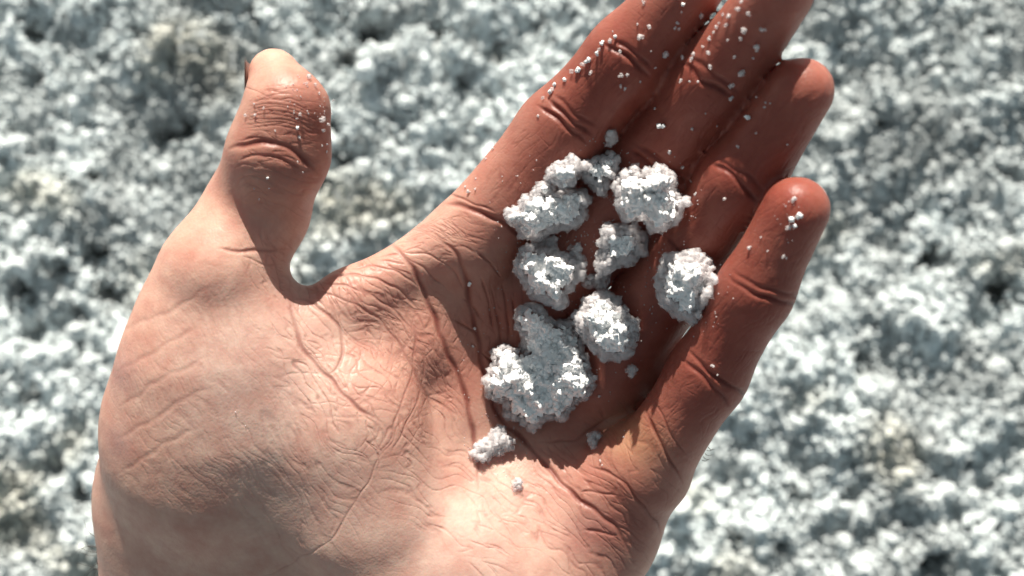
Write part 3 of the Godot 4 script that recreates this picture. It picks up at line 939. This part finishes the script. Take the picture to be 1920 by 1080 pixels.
func build_ground() -> void:
	ground_bumps = noise(41, 14.0, FastNoiseLite.TYPE_SIMPLEX_SMOOTH, 3)
	ground_fine = noise(42, 60.0, FastNoiseLite.TYPE_SIMPLEX_SMOOTH, 3)
	var k := (DP * S + Y0) / (DP * S)
	for p in pits:
		pit_at.append(Vector3((p[0] - 960) * S * k, (p[1] - 540) * S * k, p[2] * 0.72 * S * k))
	var laid := PackedFloat32Array()
	for zi in 401:
		for xi in 401:
			laid.append(pit_depth(xi * 0.004 - 0.798, zi * 0.004 - 0.798))
	pit_map = laid
	# crust: a fine sheet under the view that widens into a coarse one to the horizon
	var xs := PackedFloat32Array()
	var edge := [-300.0, -120.0, -50.0, -20.0, -8.0, -4.0, -2.0, -1.2]
	for e in edge:
		xs.append(e)
	var n := 240
	for i in n + 1:
		xs.append(-0.8 + 1.6 * i / n)
	for i in edge.size():
		xs.append(-edge[edge.size() - 1 - i])
	var V := PackedVector3Array()
	var I := PackedInt32Array()
	var w := xs.size()
	var K := PackedColorArray()
	for a in w:
		for b in w:
			var x := xs[b]
			var z := xs[a]
			var inside := clampf((0.8 - maxf(absf(x), absf(z))) / 0.1, 0.0, 1.0)
			V.append(Vector3(x, ground_height(x, z) * inside - 0.004, z))
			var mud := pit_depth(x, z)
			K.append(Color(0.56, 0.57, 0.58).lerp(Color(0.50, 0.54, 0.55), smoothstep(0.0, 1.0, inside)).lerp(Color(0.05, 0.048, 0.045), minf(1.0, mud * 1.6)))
	for a in w - 1:
		for b in w - 1:
			var q := a * w + b
			for i in [q, q + 1, q + w + 1, q, q + w + 1, q + w]:
				I.append(i)
	var N := PackedVector3Array(); N.resize(V.size())
	for t in I.size() / 3:
		var c := (V[I[t * 3 + 2]] - V[I[t * 3]]).cross(V[I[t * 3 + 1]] - V[I[t * 3]])
		for i in 3:
			N[I[t * 3 + i]] += c
	for i in N.size():
		N[i] = N[i].normalized()
	var arr := []
	arr.resize(Mesh.ARRAY_MAX)
	arr[Mesh.ARRAY_VERTEX] = V
	arr[Mesh.ARRAY_NORMAL] = N
	arr[Mesh.ARRAY_INDEX] = I
	arr[Mesh.ARRAY_COLOR] = K
	var am := ArrayMesh.new()
	am.add_surface_from_arrays(Mesh.PRIMITIVE_TRIANGLES, arr)
	var gm := mat("damp_crust", Color.WHITE, 0.8, 0.3)
	gm.vertex_color_use_as_albedo = true
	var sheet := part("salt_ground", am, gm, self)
	tag(sheet, "grey damp crust under the loose salt", "ground", "", "structure")
	# loose granules, in three sizes
	var gran := mat("ground_salt", Color.WHITE, 0.55, 0.4)
	gran.vertex_color_use_as_albedo = true
	gran.backlight_enabled = true
	gran.backlight = Color(0.35, 0.35, 0.35)
	rng.seed = 91
	var cover := noise(44, 22.0, FastNoiseLite.TYPE_SIMPLEX_SMOOTH, 3)
	var dirt := noise(45, 9.0, FastNoiseLite.TYPE_SIMPLEX_SMOOTH, 2)
	var kinds := [[5000, 0.0030, 0.0055, 0.4], [170000, 0.0010, 0.0023, 0.4], [300000, 0.0006, 0.0012, 0.35]]
	for s in kinds.size():
		for v in 2:
			var at: Array[Transform3D] = []
			var cs := PackedColorArray()
			var tries: int = kinds[s][0] / 2
			for i in tries:
				var x := rng.randf_range(-0.75, 0.75)
				var z := rng.randf_range(-0.6, 0.6)
				var pd := pit_depth(x, z)
				var cv := cover.get_noise_2d(x, z)
				if pd > rng.randf_range(0.25, 0.8) or (cv < -0.48 + rng.randf_range(-0.1, 0.1) and s < 2):
					continue
				var r := rng.randf_range(kinds[s][1], kinds[s][2])
				var h := ground_height(x, z) + (0.0 if s == 0 else (0.001 if s == 1 else 0.0022)) + 0.006 * maxf(cv, -0.2) + rng.randf_range(-0.0015, 0.002)
				if pd > 0.2: h -= 0.004
				var b := Basis.from_euler(Vector3(rng.randf() * TAU, rng.randf() * TAU, rng.randf() * TAU)).scaled(Vector3.ONE * r)
				at.append(Transform3D(b, Vector3(x, h, z)))
				var l := clampf(rng.randf_range(0.7, 0.88) + 0.3 * cv + 0.3 * dirt.get_noise_2d(x * 0.6 + 3.0, z * 0.6), 0.35, 0.93)
				var dd := clampf(dirt.get_noise_2d(x, z) * 1.4 - 0.35, 0.0, 0.5)
				cs.append(Color(l * 0.93, l, l * 1.01).lerp(Color(l * 0.72, l * 0.66, l * 0.5), dd))
			var mm := MultiMesh.new()
			mm.transform_format = MultiMesh.TRANSFORM_3D
			mm.use_colors = true
			mm.mesh = lump_mesh(100 + s * 10 + v, kinds[s][3])
			mm.instance_count = at.size()
			for i in at.size():
				mm.set_instance_transform(i, at[i])
				mm.set_instance_color(i, cs[i])
			var o := MultiMeshInstance3D.new()
			o.name = numbered(["salt_clumps", "salt_granules", "salt_crumbs"][s])
			o.multimesh = mm
			o.material_override = gran
			add_child(o)
			tag(o, ["thick clumps of white salt covering the ground", "loose white salt granules heaped over the ground", "fine salt crumbs sprinkled over the ground"][s], "salt", "", "stuff")

# ----------------------------------------------------------------
func _ready() -> void:
	DP = 540.0 / tan(deg_to_rad(FOV / 2.0))
	var cam := Camera3D.new()
	cam.name = "camera"
	add_child(cam)
	cam.position = Vector3(0, Y0 + DP * S, 0)
	cam.rotation_degrees = Vector3(-90, 0, 0)
	var lens := CameraAttributesPhysical.new()
	lens.frustum_focal_length = 12.0 / tan(deg_to_rad(FOV / 2.0))
	lens.frustum_focus_distance = DP * S - 30.0 * S
	lens.exposure_aperture = 13.5
	lens.frustum_near = 0.01
	lens.frustum_far = 800.0
	cam.attributes = lens
	cam.fov = FOV
	cam.near = 0.01
	cam.far = 800.0
	cam.current = true
	print("fov ", cam.fov)

	var env := Environment.new()
	env.background_mode = Environment.BG_SKY
	var sm := ProceduralSkyMaterial.new()
	sm.sky_top_color = Color(0.54, 0.605, 0.63)
	sm.sky_horizon_color = Color(0.68, 0.75, 0.78)
	sm.sky_curve = 0.15
	sm.ground_bottom_color = Color(0.6, 0.62, 0.64)
	sm.ground_horizon_color = Color(0.66, 0.74, 0.78)
	sm.sky_energy_multiplier = 0.68
	var sky := Sky.new()
	sky.sky_material = sm
	env.sky = sky
	env.tonemap_mode = Environment.TONE_MAPPER_LINEAR
	env.tonemap_exposure = 1.76
	env.sdfgi_enabled = true
	env.ssao_enabled = true
	env.ssil_enabled = true
	var we := WorldEnvironment.new()
	we.name = "daylight"
	we.environment = env
	add_child(we)

	var sun := DirectionalLight3D.new()
	sun.name = "sun"
	sun.light_energy = 1.6
	sun.light_color = Color(1.0, 0.97, 0.92)
	sun.light_angular_distance = 0.5
	sun.shadow_enabled = true
	add_child(sun)
	var az := deg_to_rad(-3.0)
	var el := deg_to_rad(22.0)
	var towards := Vector3(sin(az) * cos(el), sin(el), -cos(az) * cos(el))
	sun.look_at_from_position(towards, Vector3.ZERO, Vector3.UP)

	build_ground()
	build_hand()
	make_salt()
	salt_dust()
